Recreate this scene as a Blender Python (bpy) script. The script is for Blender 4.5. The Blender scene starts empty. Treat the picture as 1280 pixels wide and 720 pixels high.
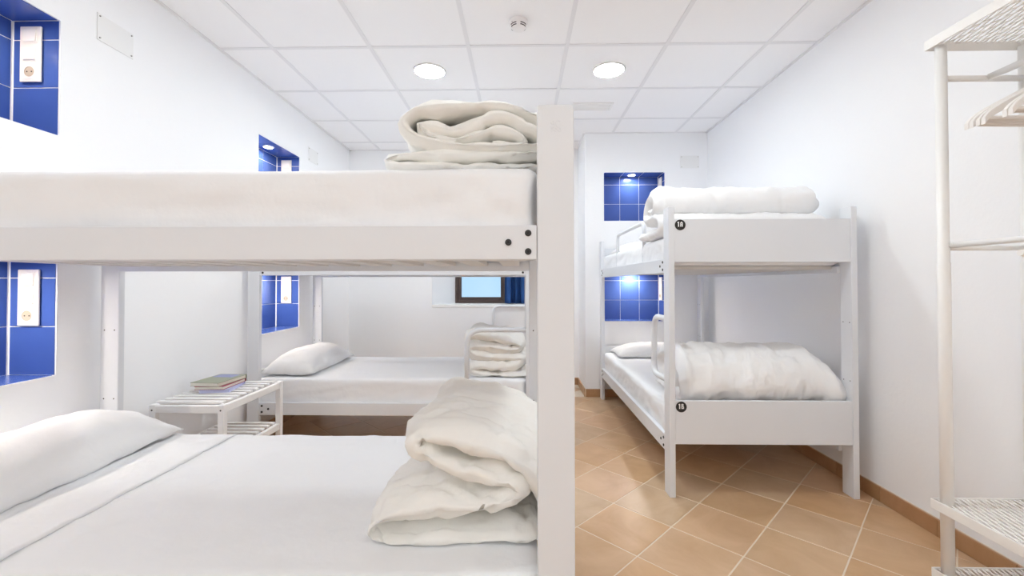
import bpy, bmesh, math, random
import numpy as np
from mathutils import Vector, Matrix, noise
random.seed(7)
S = bpy.context.scene
COL = S.collection

# ------------------------------------------------------------------ camera
CAM_Z = 1.0875
F_PX, PY = 547.81, 345.84
def cam_axes(pitch=.0139, yaw=.019, roll=-.0008):
    cy, sy = math.cos(yaw), math.sin(yaw)
    fwd = Vector((-sy, cy, 0)); right = Vector((cy, sy, 0)); up = Vector((0, 0, 1))
    f2 = fwd*math.cos(pitch) + up*math.sin(pitch)
    u2 = -fwd*math.sin(pitch) + up*math.cos(pitch)
    return right*math.cos(roll) + u2*math.sin(roll), -right*math.sin(roll) + u2*math.cos(roll), f2
CR, CU, CF = cam_axes()
cam_d = bpy.data.cameras.new('camera'); cam = bpy.data.objects.new('camera', cam_d); COL.objects.link(cam)
cam_d.sensor_width = 36; cam_d.lens = F_PX/1280*36; cam_d.shift_y = -(360-PY)/1280
cam_d.clip_start = .02
M4 = Matrix((( CR.x, CU.x, -CF.x, 0), (CR.y, CU.y, -CF.y, 0), (CR.z, CU.z, -CF.z, CAM_Z), (0, 0, 0, 1)))
cam.matrix_world = M4
S.camera = cam

# ------------------------------------------------------------------ world, exposure
wd = bpy.data.worlds.new('sky'); S.world = wd; wd.use_nodes = True
bg = wd.node_tree.nodes['Background']
bg.inputs[0].default_value = (.44, .68, .95, 1); bg.inputs[1].default_value = .72
_nt = wd.node_tree; _n = _nt.nodes.new('ShaderNodeTexNoise'); _n.inputs['Scale'].default_value = 9; _n.inputs['Detail'].default_value = 6
_r = _nt.nodes.new('ShaderNodeValToRGB'); _tc = _nt.nodes.new('ShaderNodeTexCoord')
_r.color_ramp.elements[0].position = .35; _r.color_ramp.elements[0].color = (.36, .62, .95, 1)
_r.color_ramp.elements[1].position = .68; _r.color_ramp.elements[1].color = (.70, .88, 1.0, 1)
_nt.links.new(_tc.outputs['Generated'], _n.inputs['Vector']); _nt.links.new(_n.outputs['Fac'], _r.inputs[0]); _nt.links.new(_r.outputs[0], bg.inputs[0])
S.view_settings.view_transform = 'Standard'; S.view_settings.look = 'None'
S.view_settings.gamma = 1; S.view_settings.use_curve_mapping = False
S.view_settings.exposure = 0.63
S.cycles.max_bounces = 14; S.cycles.diffuse_bounces = 10; S.cycles.transmission_bounces = 8
DOWNLIGHT = 54.0      # emission of the ceiling downlights
SPOT = 220.0           # emission of the small niche spots

# ------------------------------------------------------------------ materials
MATS = {}
def mat(name, col, rough=.5, spec=.5, noise_scale=0, noise_amt=0, bump=0, bump_scale=40, metal=0, coords='Object', col2=None, stretch=None):
    m = bpy.data.materials.new(name); m.use_nodes = True; nt = m.node_tree; b = nt.nodes['Principled BSDF']
    b.inputs['Base Color'].default_value = (*col, 1); b.inputs['Roughness'].default_value = rough
    b.inputs['Specular IOR Level'].default_value = spec; b.inputs['Metallic'].default_value = metal
    tc = nt.nodes.new('ShaderNodeTexCoord'); vec = tc.outputs[coords]
    if stretch:
        mp = nt.nodes.new('ShaderNodeMapping'); mp.inputs['Scale'].default_value = stretch
        nt.links.new(vec, mp.inputs[0]); vec = mp.outputs[0]
    if noise_amt:
        n = nt.nodes.new('ShaderNodeTexNoise'); n.inputs['Scale'].default_value = noise_scale; n.inputs['Detail'].default_value = 4
        nt.links.new(vec, n.inputs['Vector'])
        mx = nt.nodes.new('ShaderNodeMix'); mx.data_type = 'RGBA'
        c2 = col2 or tuple(c*(1-noise_amt) for c in col)
        mx.inputs[6].default_value = (*col, 1); mx.inputs[7].default_value = (*c2, 1)
        nt.links.new(n.outputs['Fac'], mx.inputs[0]); nt.links.new(mx.outputs[2], b.inputs['Base Color'])
    if bump:
        n2 = nt.nodes.new('ShaderNodeTexNoise'); n2.inputs['Scale'].default_value = bump_scale; n2.inputs['Detail'].default_value = 5
        nt.links.new(vec, n2.inputs['Vector'])
        bp = nt.nodes.new('ShaderNodeBump'); bp.inputs['Strength'].default_value = bump; bp.inputs['Distance'].default_value = .01
        nt.links.new(n2.outputs['Fac'], bp.inputs['Height']); nt.links.new(bp.outputs['Normal'], b.inputs['Normal'])
    MATS[name] = m; return m
def emit(name, col, strength):
    m = bpy.data.materials.new(name); m.use_nodes = True; b = m.node_tree.nodes['Principled BSDF']
    b.inputs['Base Color'].default_value = (.8, .8, .8, 1)
    b.inputs['Emission Color'].default_value = (*col, 1); b.inputs['Emission Strength'].default_value = strength
    MATS[name] = m; return m
mat('wall_paint', (.915, .92, .935), .7, .3, bump=.06, bump_scale=60)
mat('ceiling_panel', (.91, .90, .905), .85, .2, bump=.05, bump_scale=120)
mat('ceiling_bar', (.80, .79, .80), .5, .4)
mat('bed_paint', (.765, .785, .82), .42, .45, bump=.02, bump_scale=30)
mat('slat_wood', (.74, .72, .70), .6, .3, noise_scale=6, noise_amt=.12)
mat('bedding', (.885, .885, .89), .9, .15, bump=.30, bump_scale=18)
mat('sheet_cotton', (.865, .875, .895), .9, .15, bump=.30, bump_scale=18)
mat('duvet_cotton', (.905, .895, .865), .9, .15, bump=.40, bump_scale=18)
mat('mattress_cover', (.80, .79, .79), .85, .15, bump=.1, bump_scale=200)
mat('rack_metal', (.86, .845, .825), .4, .5)
mat('table_paint', (.86, .845, .84), .45, .45)
mat('bolt_steel', (.045, .043, .043), .35, .5, metal=.6)
mat('bolt_worn', (.45, .43, .40), .5, .4)
mat('bolt_socket', (.01, .01, .01), .5, .3)
mat('hole_dark', (.12, .11, .10), .8, .2)
mat('switch_plastic', (.86, .82, .76), .35, .5)
mat('switch_key', (.88, .85, .80), .3, .5)
mat('socket_well', (.52, .44, .34), .5, .4)
mat('detector_plastic', (.84, .82, .82), .45, .4)
mat('detector_slot', (.06, .05, .055), .7, .2)
mat('trim_white', (.86, .85, .84), .4, .4)
mat('cover_plate', (.86, .86, .86), .5, .4)
mat('badge_black', (.018, .016, .016), .4, .4)
mat('badge_white', (.9, .9, .9), .5, .3)
mat('window_brown', (.085, .055, .048), .4, .5, noise_scale=20, noise_amt=.2)
mat('curtain_blue', (.030, .085, .25), .9, .1, bump=.1, bump_scale=200)
mat('grout_floor', (.76, .66, .54), .8, .3)
mat('grout_niche', (.80, .81, .84), .7, .3)
mat('book_green', (.36, .38, .27), .5, .4, noise_scale=30, noise_amt=.15)
mat('book_print', (.36, .39, .66), .5, .4, noise_scale=60, noise_amt=.3)
mat('book_pages', (.84, .80, .71), .85, .1, noise_scale=300, noise_amt=.15)
mat('book_red', (.36, .05, .10), .5, .4)
mat('book_cream', (.74, .66, .54), .5, .4)
mat('book_lilac', (.60, .62, .85), .45, .4)
mat('hanger_white', (.84, .81, .78), .4, .4)
mat('hanger_wire', (.75, .75, .75), .3, .5, metal=.9)
mat('exterior_ground', (.3, .33, .28), .9, .1)
def creases(name, scale, strength):
    m = MATS[name]; nt = m.node_tree; b = nt.nodes['Principled BSDF']; old = b.inputs['Normal'].links[0].from_node
    tc = nt.nodes.new('ShaderNodeTexCoord'); n = nt.nodes.new('ShaderNodeTexNoise'); n.noise_type = 'RIDGED_MULTIFRACTAL'
    n.inputs['Scale'].default_value = scale; n.inputs['Detail'].default_value = 3; n.inputs['Distortion'].default_value = .6
    bp = nt.nodes.new('ShaderNodeBump'); bp.inputs['Strength'].default_value = strength; bp.inputs['Distance'].default_value = .012; bp.invert = True
    nt.links.new(tc.outputs['Object'], n.inputs['Vector']); nt.links.new(n.outputs['Fac'], bp.inputs['Height'])
    nt.links.new(old.outputs['Normal'], bp.inputs['Normal']); nt.links.new(bp.outputs['Normal'], b.inputs['Normal'])
creases('duvet_cotton', 5.5, .80); creases('bedding', 6.0, .70); creases('sheet_cotton', 3.5, .30)
emit('lamp_glow', (.905, .98, 1.0), DOWNLIGHT)
emit('spot_glow', (1.0, .86, .68), SPOT)
emit('spot_glow_low', (1.0, .88, .73), SPOT*1.5)
emit('spot_glow_cool', (1.0, .93, .86), SPOT*.55)
def tile_blue():
    m = bpy.data.materials.new('tile_blue'); m.use_nodes = True; nt = m.node_tree; b = nt.nodes['Principled BSDF']
    oi = nt.nodes.new('ShaderNodeObjectInfo'); tc = nt.nodes.new('ShaderNodeTexCoord')
    n = nt.nodes.new('ShaderNodeTexNoise'); n.inputs['Scale'].default_value = 9
    nt.links.new(tc.outputs['Object'], n.inputs['Vector'])
    ad = nt.nodes.new('ShaderNodeMath'); ad.operation = 'MULTIPLY_ADD'; ad.inputs[1].default_value = .5
    nt.links.new(n.outputs['Fac'], ad.inputs[0])
    m2 = nt.nodes.new('ShaderNodeMath'); m2.operation = 'MULTIPLY'; m2.inputs[1].default_value = .4
    nt.links.new(oi.outputs['Random'], m2.inputs[0]); nt.links.new(m2.outputs[0], ad.inputs[2])
    r = nt.nodes.new('ShaderNodeValToRGB')
    r.color_ramp.elements[0].color = (.050, .100, .36, 1); r.color_ramp.elements[1].color = (.070, .140, .45, 1)
    nt.links.new(ad.outputs[0], r.inputs[0]); nt.links.new(r.outputs[0], b.inputs['Base Color'])
    b.inputs['Roughness'].default_value = .22; b.inputs['Specular IOR Level'].default_value = .45
    MATS['tile_blue'] = m
tile_blue()
def floor_tile_mat(name, a, bcol, c):
    m = bpy.data.materials.new(name); m.use_nodes = True; nt = m.node_tree; b = nt.nodes['Principled BSDF']
    oi = nt.nodes.new('ShaderNodeObjectInfo'); tc = nt.nodes.new('ShaderNodeTexCoord')
    cmb = nt.nodes.new('ShaderNodeVectorMath'); cmb.operation = 'ADD'
    sc = nt.nodes.new('ShaderNodeVectorMath'); sc.operation = 'SCALE'; sc.inputs['Scale'].default_value = 37
    cx = nt.nodes.new('ShaderNodeCombineXYZ')
    for i in range(3): nt.links.new(oi.outputs['Random'], cx.inputs[i])
    nt.links.new(cx.outputs[0], sc.inputs[0]); nt.links.new(tc.outputs['Object'], cmb.inputs[0]); nt.links.new(sc.outputs[0], cmb.inputs[1])
    n = nt.nodes.new('ShaderNodeTexNoise'); n.inputs['Scale'].default_value = 4.5; n.inputs['Detail'].default_value = 6; n.inputs['Roughness'].default_value = .6
    n.inputs['Distortion'].default_value = .8
    nt.links.new(cmb.outputs[0], n.inputs['Vector'])
    r1 = nt.nodes.new('ShaderNodeValToRGB')                       # the tile's own tone
    e = r1.color_ramp.elements; e[0].color = (*a, 1); e[1].color = (*c, 1); k = e.new(.5); k.color = (*bcol, 1)
    nt.links.new(oi.outputs['Random'], r1.inputs[0])
    mx = nt.nodes.new('ShaderNodeMix'); mx.data_type = 'RGBA'; mx.blend_type = 'MULTIPLY'; mx.inputs[0].default_value = 1
    r2 = nt.nodes.new('ShaderNodeValToRGB'); e2 = r2.color_ramp.elements
    e2[0].position = .3; e2[0].color = (.86, .80, .74, 1); e2[1].position = .72; e2[1].color = (1.06, 1.07, 1.12, 1)
    nt.links.new(n.outputs['Fac'], r2.inputs[0])
    nt.links.new(r1.outputs[0], mx.inputs[6]); nt.links.new(r2.outputs[0], mx.inputs[7]); nt.links.new(mx.outputs[2], b.inputs['Base Color'])
    n2 = nt.nodes.new('ShaderNodeTexNoise'); n2.inputs['Scale'].default_value = 14; n2.inputs['Detail'].default_value = 4
    nt.links.new(cmb.outputs[0], n2.inputs['Vector'])
    bp = nt.nodes.new('ShaderNodeBump'); bp.inputs['Strength'].default_value = .12; bp.inputs['Distance'].default_value = .01
    nt.links.new(n2.outputs['Fac'], bp.inputs['Height']); nt.links.new(bp.outputs['Normal'], b.inputs['Normal'])
    b.inputs['Roughness'].default_value = .30; b.inputs['Specular IOR Level'].default_value = .45
    MATS[name] = m
floor_tile_mat('terracotta', (.63, .40, .215), (.60, .44, .285), (.67, .43, .25))
floor_tile_mat('terracotta_skirting', (.43, .25, .125), (.46, .265, .14), (.48, .29, .15))
def frosted_glass():
    m = bpy.data.materials.new('window_glass'); m.use_nodes = True; nt = m.node_tree; b = nt.nodes['Principled BSDF']
    b.inputs['Base Color'].default_value = (.93, .97, 1, 1); b.inputs['Transmission Weight'].default_value = 1
    b.inputs['Roughness'].default_value = .25; b.inputs['IOR'].default_value = 1.2
    n = nt.nodes.new('ShaderNodeTexNoise'); n.inputs['Scale'].default_value = 14; n.inputs['Detail'].default_value = 4
    tc = nt.nodes.new('ShaderNodeTexCoord'); nt.links.new(tc.outputs['Object'], n.inputs['Vector'])
    bp = nt.nodes.new('ShaderNodeBump'); bp.inputs['Strength'].default_value = .5; bp.inputs['Distance'].default_value = .02
    nt.links.new(n.outputs['Fac'], bp.inputs['Height']); nt.links.new(bp.outputs['Normal'], b.inputs['Normal'])
    MATS['window_glass'] = m
frosted_glass()

# ------------------------------------------------------------------ helpers
def bm_box(bm, lo, hi):
    vs = [bm.verts.new((x, y, z)) for z in (lo[2], hi[2]) for y in (lo[1], hi[1]) for x in (lo[0], hi[0])]
    fs = [(0, 2, 3, 1), (4, 5, 7, 6), (0, 1, 5, 4), (2, 6, 7, 3), (0, 4, 6, 2), (1, 3, 7, 5)]
    for f in fs: bm.faces.new([vs[i] for i in f])
def bm_bevel(bm, w, seg=1):
    bmesh.ops.bevel(bm, geom=list(bm.edges), offset=w, segments=seg, affect='EDGES', profile=.5)
def to_mesh(bm, name, material, smooth=False):
    me = bpy.data.meshes.new(name); bmesh.ops.recalc_face_normals(bm, faces=bm.faces); bm.to_mesh(me); bm.free()
    me.materials.append(MATS[material])
    if smooth:
        for p in me.polygons: p.use_smooth = True
    return me
def link(name, me, parent=None, loc=(0, 0, 0), rot=(0, 0, 0)):
    o = bpy.data.objects.new(name, me); COL.objects.link(o); o.location = loc; o.rotation_euler = rot
    if parent is not None: o.parent = parent
    return o
CACHE = {}
def boxmesh(name, size, material, bevel=0, seg=1):
    """box centred on its origin; shared between alike pieces"""
    key = (tuple(round(s, 4) for s in size), material, bevel, seg)
    if key not in CACHE:
        bm = bmesh.new(); h = [s/2 for s in size]; bm_box(bm, [-a for a in h], h)
        if bevel: bm_bevel(bm, bevel, seg)
        CACHE[key] = to_mesh(bm, name, material)
    return CACHE[key]
def box(name, lo, hi, material, parent=None, bevel=0, seg=1):
    size = [b-a for a, b in zip(lo, hi)]; c = [(a+b)/2 for a, b in zip(lo, hi)]
    return link(name, boxmesh(name, size, material, bevel, seg), parent, c)
def boxes(name, lst, material, parent=None):
    bm = bmesh.new()
    for lo, hi in lst: bm_box(bm, lo, hi)
    return link(name, to_mesh(bm, name, material), parent)
def thing(name, label, cat, loc=(0, 0, 0), rz=0, group=None):
    o = bpy.data.objects.new(name, None); COL.objects.link(o); o.empty_display_size = .1
    o.location = loc; o.rotation_euler = (0, 0, rz); return tag(o, label, cat, group)
def tag(o, label, cat, group=None):
    o['label'] = label; o['category'] = cat
    if group: o['group'] = group
    return o
def struct(o): o['kind'] = 'structure'; return o
def catmull(pts, n=8, closed=False):
    pts = [np.array(p, float) for p in pts]; out = []
    m = len(pts)
    for i in range(m-1):
        p0 = pts[max(i-1, 0)]; p1 = pts[i]; p2 = pts[i+1]; p3 = pts[min(i+2, m-1)]
        for k in range(n):
            t = k/n
            out.append(.5*((2*p1)+(-p0+p2)*t+(2*p0-5*p1+4*p2-p3)*t*t+(-p0+3*p1-3*p2+p3)*t**3))
    out.append(pts[-1]); return np.array(out)
def round_path(pts, r, n=6):
    """polyline with rounded corners"""
    pts = [Vector(p) for p in pts]; out = [pts[0]]
    for a, b, c in zip(pts, pts[1:], pts[2:]):
        d1 = (a-b).normalized(); d2 = (c-b).normalized(); rr = min(r, (a-b).length*.49, (c-b).length*.49)
        p, q = b+d1*rr, b+d2*rr
        for i in range(n+1):
            t = i/n; out.append(p*(1-t)**2+b*2*t*(1-t)+q*t*t)
    out.append(pts[-1]); return out
def bm_tube(bm, path, r, seg=12, caps=True):
    path = [Vector(p) for p in path]; n = len(path); prev = None; rings = []
    for i, p in enumerate(path):
        t = (path[min(i+1, n-1)]-path[max(i-1, 0)]).normalized()
        if prev is None:
            a = Vector((0, 0, 1)) if abs(t.z) < .9 else Vector((1, 0, 0)); u = t.cross(a).normalized()
        else:
            u = (prev - t*prev.dot(t)).normalized()
        prev = u; v = t.cross(u)
        rad = r[i] if isinstance(r, (list, tuple)) else r
        rings.append([bm.verts.new(p+(u*math.cos(2*math.pi*k/seg)+v*math.sin(2*math.pi*k/seg))*rad) for k in range(seg)])
    for a, b in zip(rings, rings[1:]):
        for k in range(seg): bm.faces.new((a[k], a[(k+1) % seg], b[(k+1) % seg], b[k]))
    if caps: bm.faces.new(rings[0][::-1]); bm.faces.new(rings[-1])
def tube(name, path, r, material, parent=None, seg=12):
    bm = bmesh.new(); bm_tube(bm, path, r, seg)
    me = to_mesh(bm, name, material); 
    for p in me.polygons: p.use_smooth = len(p.vertices) == 4
    return link(name, me, parent)
def lathe_bm(prof, seg=24):
    bm = bmesh.new(); rings = []
    for r, z in prof:
        if r < 1e-6: rings.append([bm.verts.new((0, 0, z))])
        else: rings.append([bm.verts.new((r*math.cos(2*math.pi*k/seg), r*math.sin(2*math.pi*k/seg), z)) for k in range(seg)])
    for a, b in zip(rings, rings[1:]):
        if len(a) == 1 and len(b) == 1: continue
        for k in range(seg):
            if len(a) == 1: bm.faces.new((a[0], b[k], b[(k+1) % seg]))
            elif len(b) == 1: bm.faces.new((a[k], a[(k+1) % seg], b[0]))
            else: bm.faces.new((a[k], a[(k+1) % seg], b[(k+1) % seg], b[k]))
    return bm
def lathe(key, prof, material, seg=24, smooth=False):
    if key not in CACHE: CACHE[key] = to_mesh(lathe_bm(prof, seg), key, material, smooth)
    return CACHE[key]
def grid_mesh(name, V, faces, material, smooth=True):
    me = bpy.data.meshes.new(name); me.from_pydata([tuple(v) for v in V], [], faces); me.materials.append(MATS[material])
    bm = bmesh.new(); bm.from_mesh(me); bmesh.ops.remove_doubles(bm, verts=bm.verts, dist=1e-5)
    bmesh.ops.recalc_face_normals(bm, faces=bm.faces); bm.to_mesh(me); bm.free()
    if smooth:
        for p in me.polygons: p.use_smooth = True
    return me
def wrinkle(me, amp, scale, seed=0, stretch=(1, 1, 1), octaves=4, mask=None, ridge=0, rscale=None):
    """push vertices along their normals: soft swell plus sharp creases"""
    off = Vector((seed*13.7, seed*7.1, seed*3.3)); out = []
    for v in me.vertices:
        q = Vector((v.co.x*stretch[0], v.co.y*stretch[1], v.co.z*stretch[2]))
        d = amp*noise.fractal(q*scale+off, 1, 2, octaves)
        if ridge:
            w = noise.noise(q*(rscale or scale*2)+off*2); d -= ridge*max(0, 1-abs(w)*6)
            w2 = noise.noise(q*(rscale or scale*2)*.8-off*3); d -= ridge*.9*max(0, 1-abs(w2)*13)
        if mask: d *= mask(v.co)
        out.append(v.co+v.normal*d)
    for v, c in zip(me.vertices, out): v.co = c
    me.update()

# ------------------------------------------------------------------ the room
XL, XR, YB, YN, XC, ZC, YF = -1.854, 1.791, 4.706, 4.21, .622, 2.522, -2.4
UP, LO = (1.680, 2.146), (.720, 1.186)          # heights of the upper and lower niches
ND = .197                                       # niche depth
NEAR_N, FAR_N, RIGHT_N = (1.140, 1.720), (3.060, 3.640), (.803, 1.383)

def wall_boxes(along, lo_a, hi_a, plane, out, thick, holes, ztop=2.75):
    """boxes of a wall around rectangular holes; along = axis it runs on, out = +-1 direction away from the room"""
    us = sorted({lo_a, hi_a, *[h[0] for h in holes], *[h[1] for h in holes]})
    zs = sorted({0.0, ztop, *[h[2] for h in holes], *[h[3] for h in holes]}); res = []
    p0, p1 = sorted((plane, plane+out*thick))
    for u0, u1 in zip(us, us[1:]):
        run = None
        for z0, z1 in zip(zs, zs[1:]):
            um, zm = (u0+u1)/2, (z0+z1)/2
            inside = any(h[0] < um < h[1] and h[2] < zm < h[3] for h in holes)
            if inside: 
                if run: res.append(run); run = None
            else: run = (u0, u1, run[2] if run else z0, z1)
        if run: res.append(run)
    if along == 'y': return [((p0, a, c), (p1, b, d)) for a, b, c, d in res]
    return [((a, p0, c), (b, p1, d)) for a, b, c, d in res]

hl = [(*n, *z) for n in (NEAR_N, FAR_N) for z in (UP, LO)]
wl = wall_boxes('y', YF-.2, YB+.7, XL, -1, ND, hl) + [((XL-ND-.1, YF-.2, 0), (XL-ND, YB+.7, 2.75))]
wall_left = struct(boxes('wall_left', wl, 'wall_paint'))
hr = [(*RIGHT_N, *z) for z in (UP, LO)]
wall_alcove = struct(boxes('wall_alcove', wall_boxes('x', XC, XR+.2, YN, 1, ND, hr) + [((XC, YN+ND, 0), (XR+.2, YB+.7, 2.75))], 'wall_paint'))
wall_right = struct(boxes('wall_right', [((XR, YF-.2, 0), (XR+.2, YN, 2.75))], 'wall_paint'))
wall_front = struct(boxes('wall_front', [((XL, YF-.2, 0), (XR, YF, 2.75))], 'wall_paint'))
# back wall with the window opening (splayed jambs)
WX0, WX1, WZ0, WZ1, WD = -.951, .40, .842, 1.80, .37
wb = wall_boxes('x', XL, XC, YB, 1, .6, [(WX0, WX1, WZ0, WZ1)])
wall_back = struct(boxes('wall_back', wb, 'wall_paint'))
bm = bmesh.new()                                                         # wedge that splays the left jamb
p = [(WX0, YB), (-.752, YB+WD-.02), (-.752, YB+.6), (WX0, YB+.6)]
a = [bm.verts.new((x, y, WZ0)) for x, y in p]; b = [bm.verts.new((x, y, WZ1)) for x, y in p]
bm.faces.new(a[::-1]); bm.faces.new(b)
for i in range(4): bm.faces.new((a[i], a[(i+1) % 4], b[(i+1) % 4], b[i]))
link('window_jamb', to_mesh(bm, 'window_jamb', 'wall_paint'), wall_back)

# niche tiles, one by one
GR = .0036
def tile_face(parent, org, u, v, n, us, vs):
    """tiles of widths us (along u) and heights vs (along v) from the corner org; n = face normal"""
    u, v, n = Vector(u), Vector(v), Vector(n); org = Vector(org); a = 0
    for su in us:
        b = 0
        for sv in vs:
            me = boxmesh('niche_tile', (su-GR, sv-GR, .0024), 'tile_blue', .0008)
            o = link('niche_tile', me, parent)
            c = org+u*(a+su/2)+v*(b+sv/2)+n*.0012
            o.matrix_local = Matrix(((u.x, v.x, n.x, c.x), (u.y, v.y, n.y, c.y), (u.z, v.z, n.z, c.z), (0, 0, 0, 1)))
            b += sv
        a += su
ROWS = (.194, .194, .078)
for y0, y1 in (NEAR_N, FAR_N):
    for z0, z1 in (UP, LO):
        cols = [(y1-y0-.012)/3]*3; xb = XL-ND; dep = [ND-.004]
        tile_face(wall_left, (xb, y1-.006, z0), (0, -1, 0), (0, 0, 1), (1, 0, 0), cols, ROWS)                 # back
        tile_face(wall_left, (xb+.006, y1, z0), (1, 0, 0), (0, 0, 1), (0, -1, 0), [ND-.010], ROWS)            # far side
        tile_face(wall_left, (xb+.006, y0, z0), (1, 0, 0), (0, 0, 1), (0, 1, 0), [ND-.010], ROWS)             # near side
        tile_face(wall_left, (xb+.006, y1-.006, z1), (1, 0, 0), (0, -1, 0), (0, 0, -1), [ND-.010], cols)      # top
        tile_face(wall_left, (xb+.006, y1-.006, z0), (1, 0, 0), (0, -1, 0), (0, 0, 1), [ND-.010], cols)       # bottom
x0, x1 = RIGHT_N
for z0, z1 in (UP, LO):
    cols = [(x1-x0-.012)/3]*3; yb = YN+ND
    tile_face(wall_alcove, (x1-.006, yb, z0), (-1, 0, 0), (0, 0, 1), (0, -1, 0), cols, ROWS)
    tile_face(wall_alcove, (x1, yb-.006, z0), (0, -1, 0), (0, 0, 1), (-1, 0, 0), [ND-.010], ROWS)
    tile_face(wall_alcove, (x0, yb-.006, z0), (0, -1, 0), (0, 0, 1), (1, 0, 0), [ND-.010], ROWS)
    tile_face(wall_alcove, (x1-.006, yb-.006, z1), (0, -1, 0), (-1, 0, 0), (0, 0, -1), [ND-.010], cols)
    tile_face(wall_alcove, (x1-.006, yb-.006, z0), (0, -1, 0), (-1, 0, 0), (0, 0, 1), [ND-.010], cols)

# floor: grout bed and square terracotta tiles laid at 45 degrees
floor = struct(boxes('floor', [((XL-.3, YF-.2, -.12), (XR+.2, YB+.7, -.0012))], 'grout_floor'))
T, ANG, FX, FY = .2978, .7968, .6721, 1.9808
e1 = Vector((math.cos(ANG), math.sin(ANG))); e2 = Vector((math.sin(ANG), -math.cos(ANG)))
def clip_poly(poly, planes):
    for nx, ny, d in planes:
        out = []
        for i in range(len(poly)):
            a, b = poly[i], poly[(i+1) % len(poly)]; da = nx*a[0]+ny*a[1]-d; db = nx*b[0]+ny*b[1]-d
            if da <= 0: out.append(a)
            if (da < 0) != (db < 0) and abs(da-db) > 1e-9:
                t = da/(da-db); out.append((a[0]+(b[0]-a[0])*t, a[1]+(b[1]-a[1])*t))
        poly = out
        if len(poly) < 3: return []
    return poly
def prism(poly, z0, z1):
    bm = bmesh.new(); n = len(poly)
    a = [bm.verts.new((x, y, z0)) for x, y in poly]; b = [bm.verts.new((x, y, z1)) for x, y in poly]
    bm.faces.new(a[::-1]); bm.faces.new(b)
    for i in range(n): bm.faces.new((a[i], a[(i+1) % n], b[(i+1) % n], b[i]))
    return bm
g = T-.0045
full = None
for i in range(-22, 18):
    for j in range(-22, 22):
        c = Vector((FX, FY))+e1*T*(i+.5)+e2*T*(j+.5)
        q = [c+e1*g/2*s1+e2*g/2*s2 for s1, s2 in ((-1, -1), (1, -1), (1, 1), (-1, 1))]
        if max(v.x for v in q) < XL or min(v.x for v in q) > XR or max(v.y for v in q) < YF or min(v.y for v in q) > YB: continue
        if min(v.x for v in q) > XC and min(v.y for v in q) > YN: continue
        inside = all(XL < v.x < XR and YF < v.y < YB and not (v.x > XC and v.y > YN) for v in q)
        if inside:
            if full is None:
                bm = bmesh.new(); bm_box(bm, (-g/2, -g/2, -.008), (g/2, g/2, 0)); bm_bevel(bm, .0015)
                full = to_mesh(bm, 'floor_tile', 'terracotta')
            o = link('floor_tile', full, floor, (c.x, c.y, random.uniform(-.0004, .0004)), (0, 0, ANG+math.pi/2*random.randrange(4)))
        else:
            pl = [(-1, 0, -XL), (1, 0, XR), (0, -1, -YF), (0, 1, YB)]
            if max(v.y for v in q) > YN and max(v.x for v in q) > XC:
                pl.append((0, 1, YN) if c.x > XC else (1, 0, XC))
            poly = clip_poly([(v.x-c.x, v.y-c.y) for v in q], [(a, b, d-a*c.x-b*c.y) for a, b, d in pl])
            if poly: link('floor_tile', to_mesh(prism(poly, -.008, 0), 'floor_tile', 'terracotta'), floor, (c.x, c.y, 0))

# skirting: terracotta strips topped by white plaster line
def skirting(name, p0, p1, nrm, first=.12):
    p0, p1, n = Vector((*p0, 0)), Vector((*p1, 0)), Vector((*nrm, 0)); d = (p1-p0); L = d.length; d.normalize()
    base = boxes(name, [(tuple(min(a, b) for a, b in zip(p0, p1+n*.004)), tuple(max(a, b) for a, b in zip(p0, (p1+n*.004+Vector((0, 0, .076))))))], 'grout_floor')
    struct(base); s = -first; ang = math.atan2(d.y, d.x)
    while s < L:
        a, b = max(s, 0)+.001, min(s+.30, L)-.001
        if b-a > .01:
            c = p0+d*(a+b)/2+n*.006; o = box('skirting_tile', (-(b-a)/2, -.006, 0.001), ((b-a)/2, .006, .074), 'terracotta_skirting', base, .001)
            o.location = (c.x, c.y, .0375); o.rotation_euler = (0, 0, ang)
        s += .30
skirting('baseboard_right', (XR, YF), (XR, YN), (-1, 0), .18)
skirting('baseboard_alcove', (XC, YN), (XR, YN), (0, -1), .10)
skirting('baseboard_return', (XC, YN), (XC, YB), (-1, 0), .05)
skirting('baseboard_back', (XL, YB), (XC, YB), (0, -1), .1)
skirting('baseboard_left', (XL, YF), (XL, YB), (1, 0), .1)

# suspended ceiling
ceiling = struct(boxes('ceiling', [((XL-.2, YF-.2, ZC+.014), (XR+.2, YB+.2, ZC+.12))], 'ceiling_panel'))
GX, GY, GP = -1.5151, 2.6377, .6
xs = [GX+GP*i for i in range(-1, 7)]; ys = [GY+GP*i for i in range(-10, 5)]
for xa, xb in zip(xs, xs[1:]):
    for ya, yb in zip(ys, ys[1:]):
        a, b = max(xa+.008, XL+.005), min(xb-.008, XR-.005); c, d = max(ya+.008, YF+.005), min(yb-.008, YB-.005)
        if b-a < .02 or d-c < .02: continue
        if a > XC and d > YN: d = YN-.005
        if d-c < .02: continue
        box('ceiling_tile', (a, c, ZC+.004), (b, d, ZC+.013), 'ceiling_panel', ceiling, .002)
for x in xs[1:-1]:
    box('grid_bar', (x-.012, YF, ZC), (x+.012, YN if x > XC else YB, ZC+.006), 'ceiling_bar', ceiling)
for y in ys:
    if YF < y < YB: box('grid_bar', (XL, y-.012, ZC+.0004), (XR if y < YN else XC, y+.012, ZC+.006), 'ceiling_bar', ceiling)
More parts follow.
